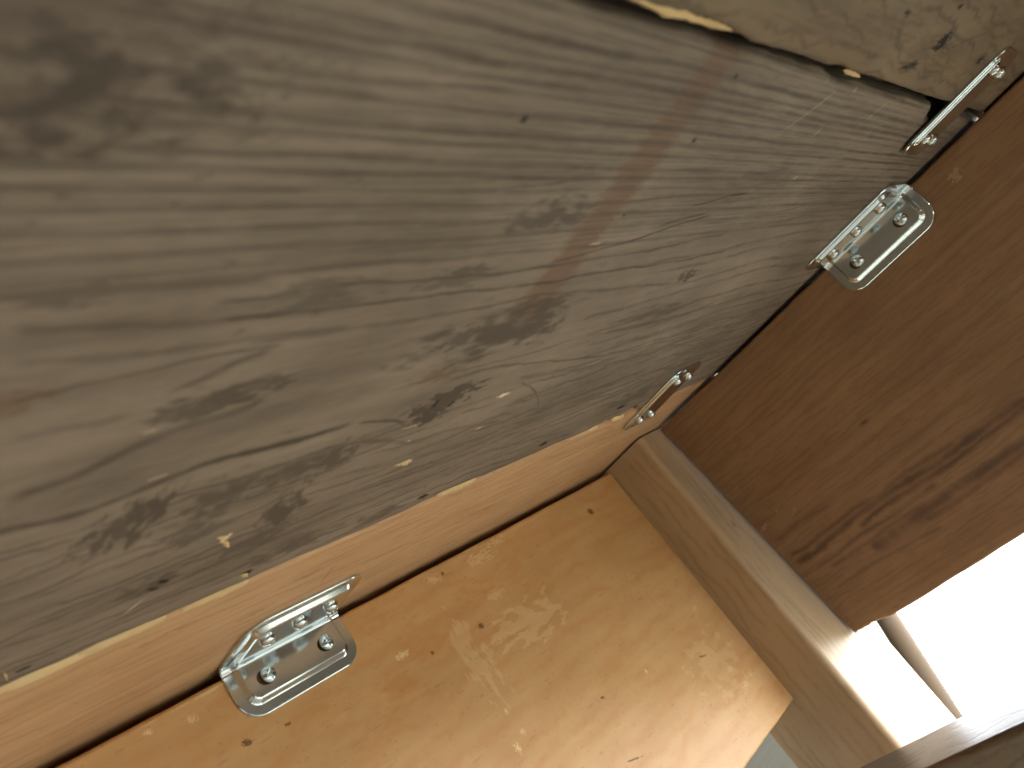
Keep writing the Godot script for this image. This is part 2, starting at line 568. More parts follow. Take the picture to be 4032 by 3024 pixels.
func build_floor() -> void:
	var n := 512
	var im := Image.create(n, n, false, Image.FORMAT_RGB8)
	var hi := Image.create(n, n, false, Image.FORMAT_L8)
	var rng := RandomNumberGenerator.new()
	rng.seed = 5
	var rows := []
	for y in 64: rows.append(rng.randf())
	var nz := FastNoiseLite.new()
	nz.seed = 9
	nz.frequency = 0.02
	for y in n:
		for x in n:
			var k := int(y / 8.0)
			var rib := absf(sin(PI * (y % 8 + 0.5) / 8.0))
			var knot := 0.5 + 0.5 * cos(TAU * (x / 32.0 + 0.5 * (k % 2)))
			var t: float = 0.55 + 0.25 * (rows[k] - 0.5) + 0.2 * nz.get_noise_2d(x * 0.3, y * 2.0)
			var c := Color(0.52, 0.51, 0.44).lerp(Color(0.62, 0.61, 0.55), clampf(t, 0, 1))
			im.set_pixel(x, y, c)
			hi.set_pixel(x, y, Color(rib * (0.7 + 0.3 * knot), 0, 0))
	var m := StandardMaterial3D.new()
	m.albedo_texture = ImageTexture.create_from_image(im)
	m.roughness = 0.7
	m.uv1_triplanar = true
	m.uv1_world_triplanar = true
	m.uv1_scale = Vector3(3.0, 3.0, 3.0)
	var fl := Node3D.new()
	fl.name = "floor"
	add_child(fl)
	tag(fl, "pale green woven straw mat floor", "", "", "structure")
	var cloth := flat(Color(0.20, 0.23, 0.19), 0.9)
	# mats of 0.88 by 1.76 m with a cloth edge along their long sides
	for i in 4:
		for j in 2:
			var bm := BoxMesh.new()
			bm.size = Vector3(1.757, 0.05, 0.877)
			var at := Vector3(-1.1 + j * 1.76, -0.025, -2.16 + i * 0.88)
			var mat := part("straw_mat", bm, m, fl, at)
			for s in [-1.0, 1.0]:
				var e := BoxMesh.new()
				e.size = Vector3(1.757, 0.004, 0.032)
				part("cloth_edge", e, cloth, mat, Vector3(0, 0.0265, s * 0.4215))

func build_pole() -> void:
	# a thin stick that stands on the floor and leans against the window
	var mat := flat(Color(0.30, 0.25, 0.20), 0.7, 0.2)
	var a0 := w(13.4, 0.560 * 13.4, FLOOR_C)
	var a1 := w(13.95, 0.400 * 13.95, FLOOR_C + 11.5)
	# in view it passes b/a = 0.524 at c/a = -0.20 and 0.553 at -0.258
	var st := SurfaceTool.new()
	st.begin(Mesh.PRIMITIVE_TRIANGLES)
	var p := Vector3(0, 0, 0)
	var q := a1 - a0
	var d := q.normalized()
	var u := d.cross(Vector3.RIGHT).normalized()
	var v := d.cross(u).normalized()
	var n := 20
	for i in 8:
		for j in n:
			var pts := []
			var ns := []
			var uv := []
			for e in [[i, j], [i, j + 1], [i + 1, j + 1], [i + 1, j]]:
				var t: float = TAU * e[1] / n
				var f: float = e[0] / 8.0
				var rad := lerpf(0.0135, 0.011, f)
				var nn := u * cos(t) + v * sin(t)
				pts.append(p + q * f + nn * rad)
				ns.append(nn)
				uv.append(Vector2(f, t))
			quad(st, pts, ns, uv)
	var o := part("wooden_pole", st.commit(), mat, self, a0)
	tag(o, "thin brown wooden pole leaning against the bright window behind the table leg", "pole")

func face_c(px: float, py: float) -> Vector2:      # on the undersides of the top boards
	var p := pix(px, py, 2, 1.0)
	return Vector2(p.x, p.y)

func face_e(px: float, py: float) -> Vector2:      # on the light apron: along, depth below the boards
	var p := pix(px, py, 1, 4.0)
	return Vector2(p.x, 1.0 - p.z)

func face_d(px: float, py: float) -> Vector2:      # on the dark apron: along b, depth below the boards
	var p := pix(px, py, 0, 6.08)
	return Vector2(p.y, 1.0 - p.z)

func zp(ox: float, oy: float, k: float, pts: Array) -> Array:     # points measured on an enlarged crop of the photograph
	var o := []
	for p in pts: o.append(face_c(ox + p[0] / k, oy + p[1] / k))
	return o

func tex_grey() -> Array:
	var t := Wood.new(1920, 880, 0.0, 6.4, 0.3, 3.05, 11)
	# growth rings traced on the board
	var g := [[0.035, 0.5, [[200,0],[420,70],[700,130],[1050,210],[1300,260],[1600,330],[2000,400]]], [0.03, 0.4, [[130,140],[400,200],[850,270],[1150,340],[1600,420],[1900,480]]],
		[0.035, 0.5, [[60,240],[300,270],[520,310],[850,390],[1080,410],[1300,450],[1700,520],[2100,590]]], [0.03, 0.45, [[0,320],[330,380],[700,460],[1100,510],[1500,570],[2000,640]]],
		[0.025, 0.35, [[0,500],[800,545],[1180,600],[1500,645],[1900,700]]], [0.03, 0.5, [[0,600],[450,650],[800,690],[1030,720],[1400,750],[1900,800]]],
		[0.026, 0.45, [[0,760],[300,790],[800,825],[1100,850],[1650,885],[1850,890]]], [0.024, 0.4, [[0,850],[450,890],[1050,920],[1400,945],[1700,960]]],
		[0.03, 0.45, [[0,980],[250,990],[650,1020],[1250,1035],[1700,1050]]], [0.03, 0.5, [[0,1075],[600,1090],[900,1105],[1300,1112],[1600,1110],[2212,1110]]],
		[0.024, 0.4, [[130,1180],[500,1190],[1100,1190],[1500,1180],[2212,1170]]], [0.026, 0.4, [[0,1275],[500,1275],[1000,1272],[1700,1250],[2212,1210]]],
		[0.03, 0.4, [[0,1390],[500,1385],[1100,1360],[1500,1335]]], [0.026, 0.35, [[0,1510],[450,1500],[760,1480]]], [0.03, 0.35, [[50,1645],[440,1620],[1000,1570],[1250,1550]]]]
	for e in g:
		var pts := zp(1400, 0, 1.58, e[2])
		var f: Vector2 = pts[0]
		var l: Vector2 = pts[pts.size() - 1]
		# the rings run on along the board beyond the traced stretch
		pts.push_front(Vector2(f.x * 0.5, f.y - 0.015))
		pts.push_front(Vector2(0.02, f.y - 0.03))
		pts.append(Vector2(lerpf(l.x, 5.9, 0.4), l.y + 0.02))
		pts.append(Vector2(5.95, l.y + 0.05))
		t.dark = t.line(pts, e[0] * 0.34, e[1] * 1.2, t.dark, 0.35, 0.0022)
	# fainter rings between them
	for k in 44:
		var y := 0.42 + k * 0.0165 + t.rng.randf_range(-0.006, 0.006)
		t.dark = t.line([Vector2(0.02, y - 0.02), Vector2(1.2, y), Vector2(2.6, y + 0.01), Vector2(4.2, y + 0.02), Vector2(6.2, y + 0.04)], 0.0035, 0.3, t.dark, 0.7, 0.002)
	var k2 := [[0.03, 0.35, [[0,240],[300,210],[640,165],[900,140],[1400,90],[1750,40]]], [0.026, 0.35, [[0,415],[600,400],[1000,355],[1500,305],[2000,270],[2212,245]]], [0.024, 0.35, [[0,610],[500,560],[1000,520],[1500,460],[1850,430],[2212,390]]],
		[0.012, 0.6, [[0,860],[300,790],[700,710],[1200,595],[1500,530],[1800,460]]], [0.03, 0.45, [[980,800],[1250,700],[1500,580],[1750,480]]], [0.03, 0.35, [[0,1100],[400,1010],[700,960],[870,900]]],
		[0.045, 0.5, [[0,1440],[400,1320],[860,1110],[1250,960],[1500,890],[1700,800]]], [0.032, 0.75, [[-200,1712],[0,1650],[600,1500],[1000,1340],[1300,1230],[1700,1130],[2212,970]]], [0.022, 0.6, [[700,1560],[1100,1420],[1500,1310],[2212,1070]]]]
	for e in k2:
		t.dark = t.line(zp(0, 1050, 1.58, e[2]), e[0] * 0.5, e[1], t.dark, 0.35, 0.008)
	var m := [[0.016, 0.6, [[-900,215],[0,125],[500,85],[1000,20],[1700,-90],[2300,-200]]], [0.014, 0.75, [[-900,350],[0,245],[500,190],[900,130],[1300,80],[1800,-10],[2300,-90]]], [0.02, 0.4, [[-700,480],[0,385],[500,310],[800,260],[950,220],[1400,150],[2000,110]]],
		[0.006, 0.7, [[180,780],[600,660],[1000,570],[1400,440],[1900,340]]], [0.018, 0.6, [[0,970],[270,950],[330,1010]]], [0.016, 0.5, [[560,700],[900,620],[1350,570],[1600,540],[2100,430]]],
		[0.03, 0.45, [[1550,400],[1720,380],[1900,330],[2100,280],[2250,210]]], [0.03, 0.4, [[1600,480],[1900,410],[2200,300]]], [0.03, 0.35, [[1000,700],[1500,620],[1900,520],[2150,440]]], [0.03, 0.35, [[1100,900],[1500,760],[1900,640],[2000,610]]],
		[0.03, 0.4, [[0,1080],[200,1095],[330,1090],[600,1010],[900,960]]], [0.03, 0.35, [[0,1290],[400,1180],[900,1020]]], [0.02, 0.4, [[0,1400],[500,1230],[1000,1040]]], [0.012, 0.55, [[1020,720],[1090,760],[1130,830],[1120,910],[1060,970]]]]
	for e in m:
		t.dark = t.line(zp(1400, 1050, 1.58, e[2]), e[0] * 0.5, e[1], t.dark, 0.4, 0.008)
	# rings that fan out towards the dark apron
	for k in 16:
		var y := 0.95 + k * 0.105 + t.rng.randf_range(-0.02, 0.02)
		t.dark = t.line([Vector2(2.7 + t.rng.randf() * 0.6, y + 0.05), Vector2(3.7, y + 0.03), Vector2(4.6, y - 0.01), Vector2(5.4, y + 0.03), Vector2(6.3, y + 0.02)], 0.011, 0.34, t.dark, 0.5, 0.008)
	for k in 14:
		var y := 2.0 + k * 0.068 + t.rng.randf_range(-0.02, 0.02)
		t.dark = t.line([Vector2(0.3, y), Vector2(1.2, y + 0.01), Vector2(2.4, y - 0.01), Vector2(3.6, y), Vector2(6.3, y + 0.03)], 0.009, 0.38, t.dark, 0.8, 0.02)
	# thin drying cracks
	t.low = t.line(zp(1400, 0, 1.58, [[1180,1640],[1500,1560],[1750,1490],[2000,1400],[2212,1340]]), 0.0035, 0.75, t.low, 0.4, 0.003)
	t.low = t.line(zp(1400, 0, 1.58, [[880,1180],[1100,1160],[1350,1120]]), 0.003, 0.5, t.low, 0.5, 0.003)
	t.low = t.line(zp(2300, 0, 1.8433, [[760,1500],[900,1465],[1050,1420],[1200,1400]]), 0.004, 0.7, t.low, 0.3, 0.003)
	t.low = t.line(zp(2300, 0, 1.8433, [[500,1659],[650,1610],[900,1545]]), 0.004, 0.5, t.low, 0.4, 0.003)
	# dirt and water stains: photograph pixel, half length and width in units, turn, strength
	for s in [[1970,1303,0.36,0.11,0.05,0.55], [2105,1290,0.16,0.075,0.0,0.5], [1820,1330,0.13,0.05,-0.1,0.4], [2185,1195,0.13,0.04,0.1,0.45], [2570,1233,0.33,0.05,0.05,0.3], [2704,1088,0.1,0.035,0.1,0.6], [2190,842,0.17,0.055,0.0,0.5], [2080,870,0.12,0.04,0.0,0.4], [1840,1069,0.10,0.025,0.0,0.4],
		[918,1556,0.17,0.05,-0.02,0.5], [740,1620,0.12,0.035,0.05,0.4], [560,2040,0.075,0.12,0.2,0.6], [430,2100,0.08,0.09,0.2,0.5], [1108,2018,0.1,0.11,0.2,0.55], [1316,1810,0.08,0.085,0.3,0.5], [1180,1850,0.13,0.07,0.0,0.4], [860,1960,0.13,0.09,0.1,0.4], [760,2090,0.12,0.08,0.0,0.3], [1000,2130,0.14,0.07,0.0,0.3], [1270,1190,0.16,0.035,0.0,0.25], [300,1160,0.12,0.03,0.0,0.25],
		[1780,1110,0.14,0.03,0.0,0.22], [1240,1130,0.13,0.03,0.0,0.22], [1500,2020,0.16,0.05,0.0,0.4], [1150,2150,0.2,0.06,0.0,0.35], [2500,1560,0.3,0.1,0.0,0.3], [2000,1860,0.28,0.06,0.0,0.35], [600,2300,0.12,0.05,0.0,0.4], [3020,700,0.35,0.05,0.0,0.25]]:
		t.dark = t.blob(face_c(s[0], s[1]), s[2] * 1.25, s[3] * 1.4, s[4], minf(s[5] + 0.15, 0.85), t.dark, 0.55, 0.75)
	t.dark = t.blob(face_c(1754, 1575), 0.19, 0.075, -0.12, 0.75, t.dark, 0.6, 0.25)      # knot
	t.dark = t.blob(face_c(1690, 1640), 0.09, 0.05, 0.0, 0.8, t.dark, 0.6, 0.25)
	# dirt blotches and pale specks near the open end, deepened as painted corner shade
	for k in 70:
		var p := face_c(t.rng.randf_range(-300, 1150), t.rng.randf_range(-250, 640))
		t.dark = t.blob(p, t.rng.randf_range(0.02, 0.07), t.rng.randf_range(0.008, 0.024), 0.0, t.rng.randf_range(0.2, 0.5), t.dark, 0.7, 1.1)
	t.dark = t.blob(face_c(330, 330), 0.38, 0.21, 0.0, 0.8, t.dark, 0.7, 1.3, 2.0)  # wide soft patch: the corner's shade painted into the board colour
	for k in 60:
		var p := face_c(t.rng.randf_range(-100, 900), t.rng.randf_range(-50, 600))
		t.tint = t.blob(p, 0.012, 0.006, t.rng.randf() * 3.0, 0.25, t.tint, 0.5, 0.6)
	for k in 110:
		var p := Vector2(t.rng.randf_range(0.0, 6.0), t.rng.randf_range(0.4, 2.95))
		t.dark = t.blob(p, t.rng.randf_range(0.02, 0.12), t.rng.randf_range(0.008, 0.03), t.rng.randf_range(-0.1, 0.1), t.rng.randf_range(0.12, 0.35), t.dark, 0.7, 1.0)
	# the reddish mark a batten left across the board
	for k in 26:
		var f := k / 25.0
		var c := face_c(2905, 150).lerp(face_c(2090, 1225), f)
		t.tint = t.blob(c + Vector2(t.rng.randf_range(-0.006, 0.006), 0), 0.14, 0.07, 0.0, 0.75, t.tint, 0.2, 0.6)
	t.tint = t.blob(face_c(2080, 1210), 0.16, 0.09, 0.3, 0.5, t.tint, 0.6, 1.0)
	t.tint = t.blob(face_c(2420, 40), 0.5, 0.05, 0.0, 0.6, t.tint, 0.6, 0.5)
	t.tint = t.blob(face_c(0, 1600), 0.12, 0.04, 0.0, 0.6, t.tint, 0.6, 0.5)
	t.tint = t.blob(face_c(1720, 1480), 0.12, 0.04, 0.1, 0.6, t.tint, 0.6, 0.5)
	# nail and worm holes
	for h in [[2140,1747,0.05,0.022,0.2], [1665,1955,0.045,0.022,0.3], [972,2255,0.03,0.02,0.2], [640,2290,0.03,0.012,0.6], [600,2320,0.03,0.01,0.6], [2445,1603,0.06,0.02,0.1], [2732,553,0.012,0.012,0.0], [2455,848,0.012,0.006,0.0], [2897,300,0.012,0.008,0.0], [1714,1590,0.012,0.03,0.0], [1775,1590,0.012,0.022,0.2], [90,2635,0.03,0.012,0.1], [2062,470,0.012,0.012,0.0]]:
		t.low = t.blob(face_c(h[0], h[1]), h[2], h[3], h[4], 0.95, t.low, 0.5, 0.35)
	# pale scrapes and raw wood
	for s in [[1982,1556,0.045,0.013,0.0,1.0], [1888,1685,0.03,0.008,0.0,0.7], [1590,1820,0.05,0.007,-0.1,0.9], [1608,1737,0.012,0.005,0.0,0.8], [890,2120,0.018,0.03,0.4,0.9], [1620,1680,0.05,0.006,0.1,0.5], [2345,960,0.04,0.006,0.0,0.5], [620,1880,0.03,0.008,0.0,0.4], [590,1700,0.025,0.006,0.0,0.35], [3160,460,0.15,0.006,-0.8,0.25], [3240,400,0.08,0.005,-0.9,0.35], [3220,520,0.03,0.005,-0.9,0.5], [3132,700,0.02,0.006,-0.6,0.6], [3450,440,0.12,0.006,-0.9,0.3]]:
		t.pale = t.blob(face_c(s[0], s[1]), s[2], s[3], s[4], s[5], t.pale, 0.5, 0.3)
	t.pale = t.line(zp(0, 2200, 2.013, [[940,465],[1040,395],[1110,340],[1190,285]]), 0.006, 0.8, t.pale, 0.5, 0.003)
	var streak := t.field(3, 0.03, 24, 1, 4)
	var fine := t.field(4, 0.12, 5, 1, 3)
	var blotch := t.field(6, 0.006, 2, 1, 4)
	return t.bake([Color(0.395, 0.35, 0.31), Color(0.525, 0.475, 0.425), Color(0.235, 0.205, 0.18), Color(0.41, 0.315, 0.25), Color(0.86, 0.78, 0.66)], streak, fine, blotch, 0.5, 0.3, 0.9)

func tex_beyond() -> Array:       # the brown-grey board beyond the joint
	var t := Wood.new(1280, 512, 0.0, 6.4, -2.3, 0.4, 21)
	for k in 46:
		var y := -2.25 + k * 0.058 + t.rng.randf_range(-0.02, 0.02)
		t.dark = t.line([Vector2(0.05, y), Vector2(1.6, y + t.rng.randf_range(-0.03, 0.03)), Vector2(3.2, y + t.rng.randf_range(-0.03, 0.03)), Vector2(4.8, y), Vector2(6.35, y)], 0.012, 0.35, t.dark, 0.8, 0.03)
	for k in 60:
		t.dark = t.blob(Vector2(t.rng.randf_range(0.0, 6.3), t.rng.randf_range(-2.3, 0.38)), t.rng.randf_range(0.3, 0.9), t.rng.randf_range(0.03, 0.08), t.rng.randf_range(-0.05, 0.05), t.rng.randf_range(0.12, 0.3), t.dark, 0.9, 0.9)
	for h in [[3700,160,0.06,0.045,0.0], [3715,140,0.05,0.03,0.0], [3850,228,0.045,0.03,0.0], [3585,245,0.05,0.018,0.0], [3555,257,0.04,0.012,0.0], [3770,15,0.03,0.012,0.0], [3560,40,0.03,0.012,0.0]]:
		t.low = t.blob(face_c(h[0], h[1]), h[2], h[3], h[4], 0.9, t.low, 0.8, 0.4)
	for s in [[3700,175,0.2,0.03,0.0,0.5], [3860,235,0.2,0.03,0.0,0.4], [3560,255,0.15,0.03,0.0,0.45]]:
		t.dark = t.blob(face_c(s[0], s[1]), s[2], s[3], s[4], s[5], t.dark, 0.8, 0.6)
	t.tint = t.blob(face_c(3300, 180), 1.2, 0.08, 0.0, 0.5, t.tint, 0.9, 0.8)
	t.tint = t.blob(face_c(3720, 250), 0.8, 0.07, 0.0, 0.5, t.tint, 0.9, 0.8)
	return t.bake([Color(0.38, 0.325, 0.265), Color(0.48, 0.42, 0.345), Color(0.24, 0.20, 0.16), Color(0.47, 0.385, 0.295), Color(0.85, 0.75, 0.58)], t.field(23, 0.03, 20, 1, 4), t.field(24, 0.12, 5, 1, 3), t.field(26, 0.012, 2, 1, 4), 0.3, 0.12, 1.0)

func tex_tan() -> Array:          # the clean strip of board beside the light apron
	var t := Wood.new(1408, 352, 0.0, 6.4, 2.9, 4.5, 31)
	for k in 26:
		var y := 2.92 + k * 0.06 + t.rng.randf_range(-0.02, 0.02)
		t.dark = t.line([Vector2(0.05, y), Vector2(1.6, y + t.rng.randf_range(-0.04, 0.04)), Vector2(3.2, y), Vector2(4.8, y + t.rng.randf_range(-0.04, 0.04)), Vector2(6.35, y)], 0.010, 0.16, t.dark, 0.8, 0.02)
	for s in [[590,2535,0.06,0.02,0.3], [430,2650,0.04,0.012,0.3], [1210,2270,0.12,0.016,0.4], [1000,2420,0.1,0.02,0.3], [1500,2190,0.2,0.02,0.25], [1900,2010,0.2,0.02,0.25], [700,2480,0.1,0.02,0.25]]:
		t.dark = t.blob(face_c(s[0], s[1]), s[2], s[3], 0.03, s[4], t.dark, 0.8, 0.6)
	t.dark = t.line([face_c(1325, 2222), face_c(1300, 2255), face_c(1272, 2286)], 0.05, 0.5, t.dark, 0.2, 0.0)
	t.dark = t.flecks(500, 0.01, 0.05, 0.003, 0.22, t.dark)
	t.pale = t.blob(face_c(1900, 2000), 0.25, 0.02, 0.1, 0.3, t.pale, 0.8, 0.8)
	t.pale = t.blob(face_c(2250, 1800), 0.35, 0.03, -0.1, 0.35, t.pale, 0.8, 0.8)
	return t.bake([Color(0.68, 0.535, 0.395), Color(0.77, 0.63, 0.49), Color(0.40, 0.27, 0.17), Color(0.66, 0.45, 0.28), Color(0.88, 0.72, 0.52)], t.field(33, 0.03, 20, 1, 4), t.field(34, 0.12, 5, 1, 3), t.field(36, 0.012, 2, 1, 3), 0.45, 0.08, 0.5)

func tex_light() -> Array:        # the orange-tan apron: planed softwood with stain, glue and short dark pores
	var t := Wood.new(1792, 640, 0.0, 6.4, 0.0, 2.3, 41)
	t.dark = t.flecks(4200, 0.006, 0.03, 0.0035, 0.28, t.dark, 0.0)
	t.dark = t.flecks(500, 0.03, 0.12, 0.004, 0.25, t.dark, 0.0)
	for k in 16:
		var y := 0.08 + k * 0.14 + t.rng.randf_range(-0.04, 0.04)
		t.tint = t.line([Vector2(0.05, y), Vector2(1.6, y + t.rng.randf_range(-0.05, 0.05)), Vector2(3.2, y), Vector2(4.8, y + t.rng.randf_range(-0.05, 0.05)), Vector2(6.35, y)], 0.03, 0.3, t.tint, 0.8, 0.03)
	for s in [[1700,2530,0.45,0.16,0.75], [1450,2450,0.3,0.1,0.6], [1900,2340,0.3,0.12,0.6], [2000,2250,0.25,0.1,0.5], [1600,2720,0.35,0.14,0.7], [1250,2800,0.3,0.12,0.55], [900,2760,0.2,0.07,0.5], [2400,2650,0.4,0.15,0.25], [1500,2900,0.25,0.12,0.5], [2000,2480,0.3,0.12,0.45]]:
		t.tint = t.blob(face_e(s[0], s[1]), s[2], s[3], t.rng.randf_range(-0.3, 0.3), s[4], t.tint, 0.6, 1.3)
	# glue and plaster residue
	for s in [[1900,2200,0.13,0.035,0.0,0.45], [1960,2140,0.07,0.03,0.0,0.4], [1710,2290,0.05,0.025,0.3,0.45], [1590,2590,0.05,0.018,0.0,0.75], [1955,2350,0.08,0.03,0.0,0.35], [1970,2520,0.06,0.03,0.0,0.3], [2045,2955,0.02,0.03,0.0,0.7], [2000,2810,0.012,0.016,0.0,0.6], [2550,2650,0.014,0.014,0.0,0.7], [2065,2890,0.02,0.02,0.0,0.5],
		[590,2895,0.02,0.012,0.0,0.75], [760,2845,0.025,0.02,0.0,0.5], [2740,2400,0.03,0.02,0.0,0.35], [2940,2700,0.05,0.03,0.0,0.35], [2880,2640,0.03,0.02,0.0,0.45], [2960,2660,0.03,0.02,0.0,0.4], [2820,2620,0.25,0.2,0.0,0.18], [700,2790,0.2,0.02,0.0,0.3], [840,2720,0.15,0.02,0.0,0.35], [1500,2350,0.1,0.015,0.0,0.35], [1880,2600,0.1,0.25,0.0,0.25], [2100,2450,0.3,0.12,0.0,0.3]]:
		t.pale = t.blob(face_e(s[0], s[1]), s[2], s[3], s[4], s[5], t.pale, 0.9, 0.35)
	for s in [[2420,2180,2700,2580], [2520,2300,2760,2560], [2900,2740,3010,2880]]:      # faint pale rubs
		t.pale = t.line([face_e(s[0], s[1]), (face_e(s[0], s[1]) + face_e(s[2], s[3])) * 0.5 + Vector2(0.015, 0), face_e(s[2], s[3])], 0.02, 0.16, t.pale, 0.8, 0.02)
	for s in [[2330,2020,0.035,0.028], [1900,2473,0.022,0.02], [1748,2267,0.016,0.014], [1708,2580,0.014,0.014], [2775,2590,0.05,0.008], [2378,2755,0.02,0.01], [980,2935,0.03,0.016], [1140,2862,0.02,0.01], [2500,3000,0.08,0.006]]:
		t.dark = t.blob(face_e(s[0], s[1]), s[2], s[3], 0.3, 0.85, t.dark, 0.5, 0.4)
	return t.bake([Color(0.725, 0.555, 0.36), Color(0.805, 0.645, 0.45), Color(0.42, 0.28, 0.17), Color(0.73, 0.51, 0.30), Color(0.90, 0.80, 0.64)], t.field(43, 0.03, 14, 1, 4), t.field(44, 0.15, 3, 1, 3), t.field(46, 0.01, 2, 1, 4), 0.4, 0.1, 0.6)

func tex_dark() -> Array:         # the dark brown apron, grain along b
	var t := Wood.new(1792, 640, -2.9, 3.6, 0.0, 2.3, 51)
	for k in 60:
		var y := 0.04 + k * 0.038 + t.rng.randf_range(-0.015, 0.015)
		t.dark = t.line([Vector2(-2.85, y), Vector2(-1.0, y + t.rng.randf_range(-0.03, 0.03)), Vector2(0.8, y), Vector2(2.2, y + t.rng.randf_range(-0.03, 0.03)), Vector2(3.55, y)], 0.008, 0.15, t.dark, 0.95, 0.012)
	# the band of dark heartwood streaks above the lower edge
	var f := func(x: float, y: float) -> Vector2: return face_d(2700.0 + x / 1.1847, 800.0 + y / 1.1847)
	for e in [[1.51, 0.028, 0.7, 3.5, 1.0], [1.45, 0.02, 0.5, 3.5, 1.9], [1.56, 0.022, 0.6, 2.9, 0.2], [1.74, 0.04, 0.7, 2.95, -0.6], [1.69, 0.02, 0.5, 3.3, 1.8], [1.79, 0.025, 0.5, 2.5, 0.4], [1.62, 0.018, 0.4, 3.4, 2.2], [1.28, 0.016, 0.35, 3.5, 2.9], [1.84, 0.016, 0.3, 3.4, 2.4]]:
		var y: float = e[0]
		t.dark = t.line([Vector2(e[4], y + 0.03), Vector2(lerpf(e[4], e[3], 0.35), y + 0.012), Vector2(lerpf(e[4], e[3], 0.7), y), Vector2(e[3], y + 0.008)], e[1], e[2], t.dark, 0.35, 0.012)
	t.dark = t.line([f.call(810, 1045), f.call(840, 1020), f.call(865, 1000)], 0.014, 0.7, t.dark, 0.2, 0.0)
	t.dark = t.flecks(2600, 0.03, 0.16, 0.0035, 0.3, t.dark)
	for k in 40:
		t.tint = t.blob(Vector2(t.rng.randf_range(-2.8, 3.5), t.rng.randf_range(0.0, 2.2)), t.rng.randf_range(0.15, 0.6), t.rng.randf_range(0.03, 0.12), 0.0, t.rng.randf_range(0.2, 0.5), t.tint, 0.9, 0.9)
	for s in [[3130,2010,0.02,0.012], [3060,2015,0.014,0.01], [2931,1375,0.012,0.02], [3775,690,0.05,0.04], [3010,2080,0.05,0.02]]:
		t.pale = t.blob(face_d(s[0], s[1]), s[2], s[3], 0.3, 0.4, t.pale, 0.7, 0.5)
	return t.bake([Color(0.485, 0.36, 0.255), Color(0.57, 0.445, 0.325), Color(0.27, 0.19, 0.15), Color(0.51, 0.375, 0.25), Color(0.76, 0.66, 0.54)], t.field(53, 0.03, 24, 1, 4), t.field(54, 0.14, 6, 1, 3), t.field(56, 0.008, 2, 1, 4), 0.6, 0.1, 0.6)

func tex_leg() -> Array:
	var t := Wood.new(1024, 420, 0.0, 6.4, 0.0, 3.6, 61)
	for k in 40:
		var y := 0.04 + k * 0.09 + t.rng.randf_range(-0.03, 0.03)
		t.dark = t.line([Vector2(0.05, y), Vector2(1.6, y + t.rng.randf_range(-0.03, 0.03)), Vector2(3.2, y), Vector2(6.35, y)], 0.014, 0.14, t.dark, 0.9, 0.02)
	t.dark = t.flecks(700, 0.02, 0.08, 0.005, 0.14, t.dark)
	for k in 26:
		t.dark = t.blob(Vector2(t.rng.randf_range(0.1, 6.0), t.rng.randf_range(0.0, 3.5)), t.rng.randf_range(0.03, 0.1), t.rng.randf_range(0.01, 0.03), t.rng.randf_range(-0.3, 0.3), t.rng.randf_range(0.2, 0.5), t.dark, 0.8, 0.6)
	for k in 30:
		t.tint = t.blob(Vector2(t.rng.randf_range(0.1, 6.0), t.rng.randf_range(0.0, 3.5)), t.rng.randf_range(0.1, 0.4), t.rng.randf_range(0.04, 0.12), 0.0, 0.5, t.tint, 0.9, 0.9)
	return t.bake([Color(0.63, 0.53, 0.405), Color(0.73, 0.63, 0.505), Color(0.36, 0.28, 0.20), Color(0.60, 0.47, 0.33), Color(0.88, 0.80, 0.66)], t.field(63, 0.03, 14, 1, 4), t.field(64, 0.13, 4, 1, 3), t.field(66, 0.012, 2, 1, 3), 0.4, 0.1, 0.5)

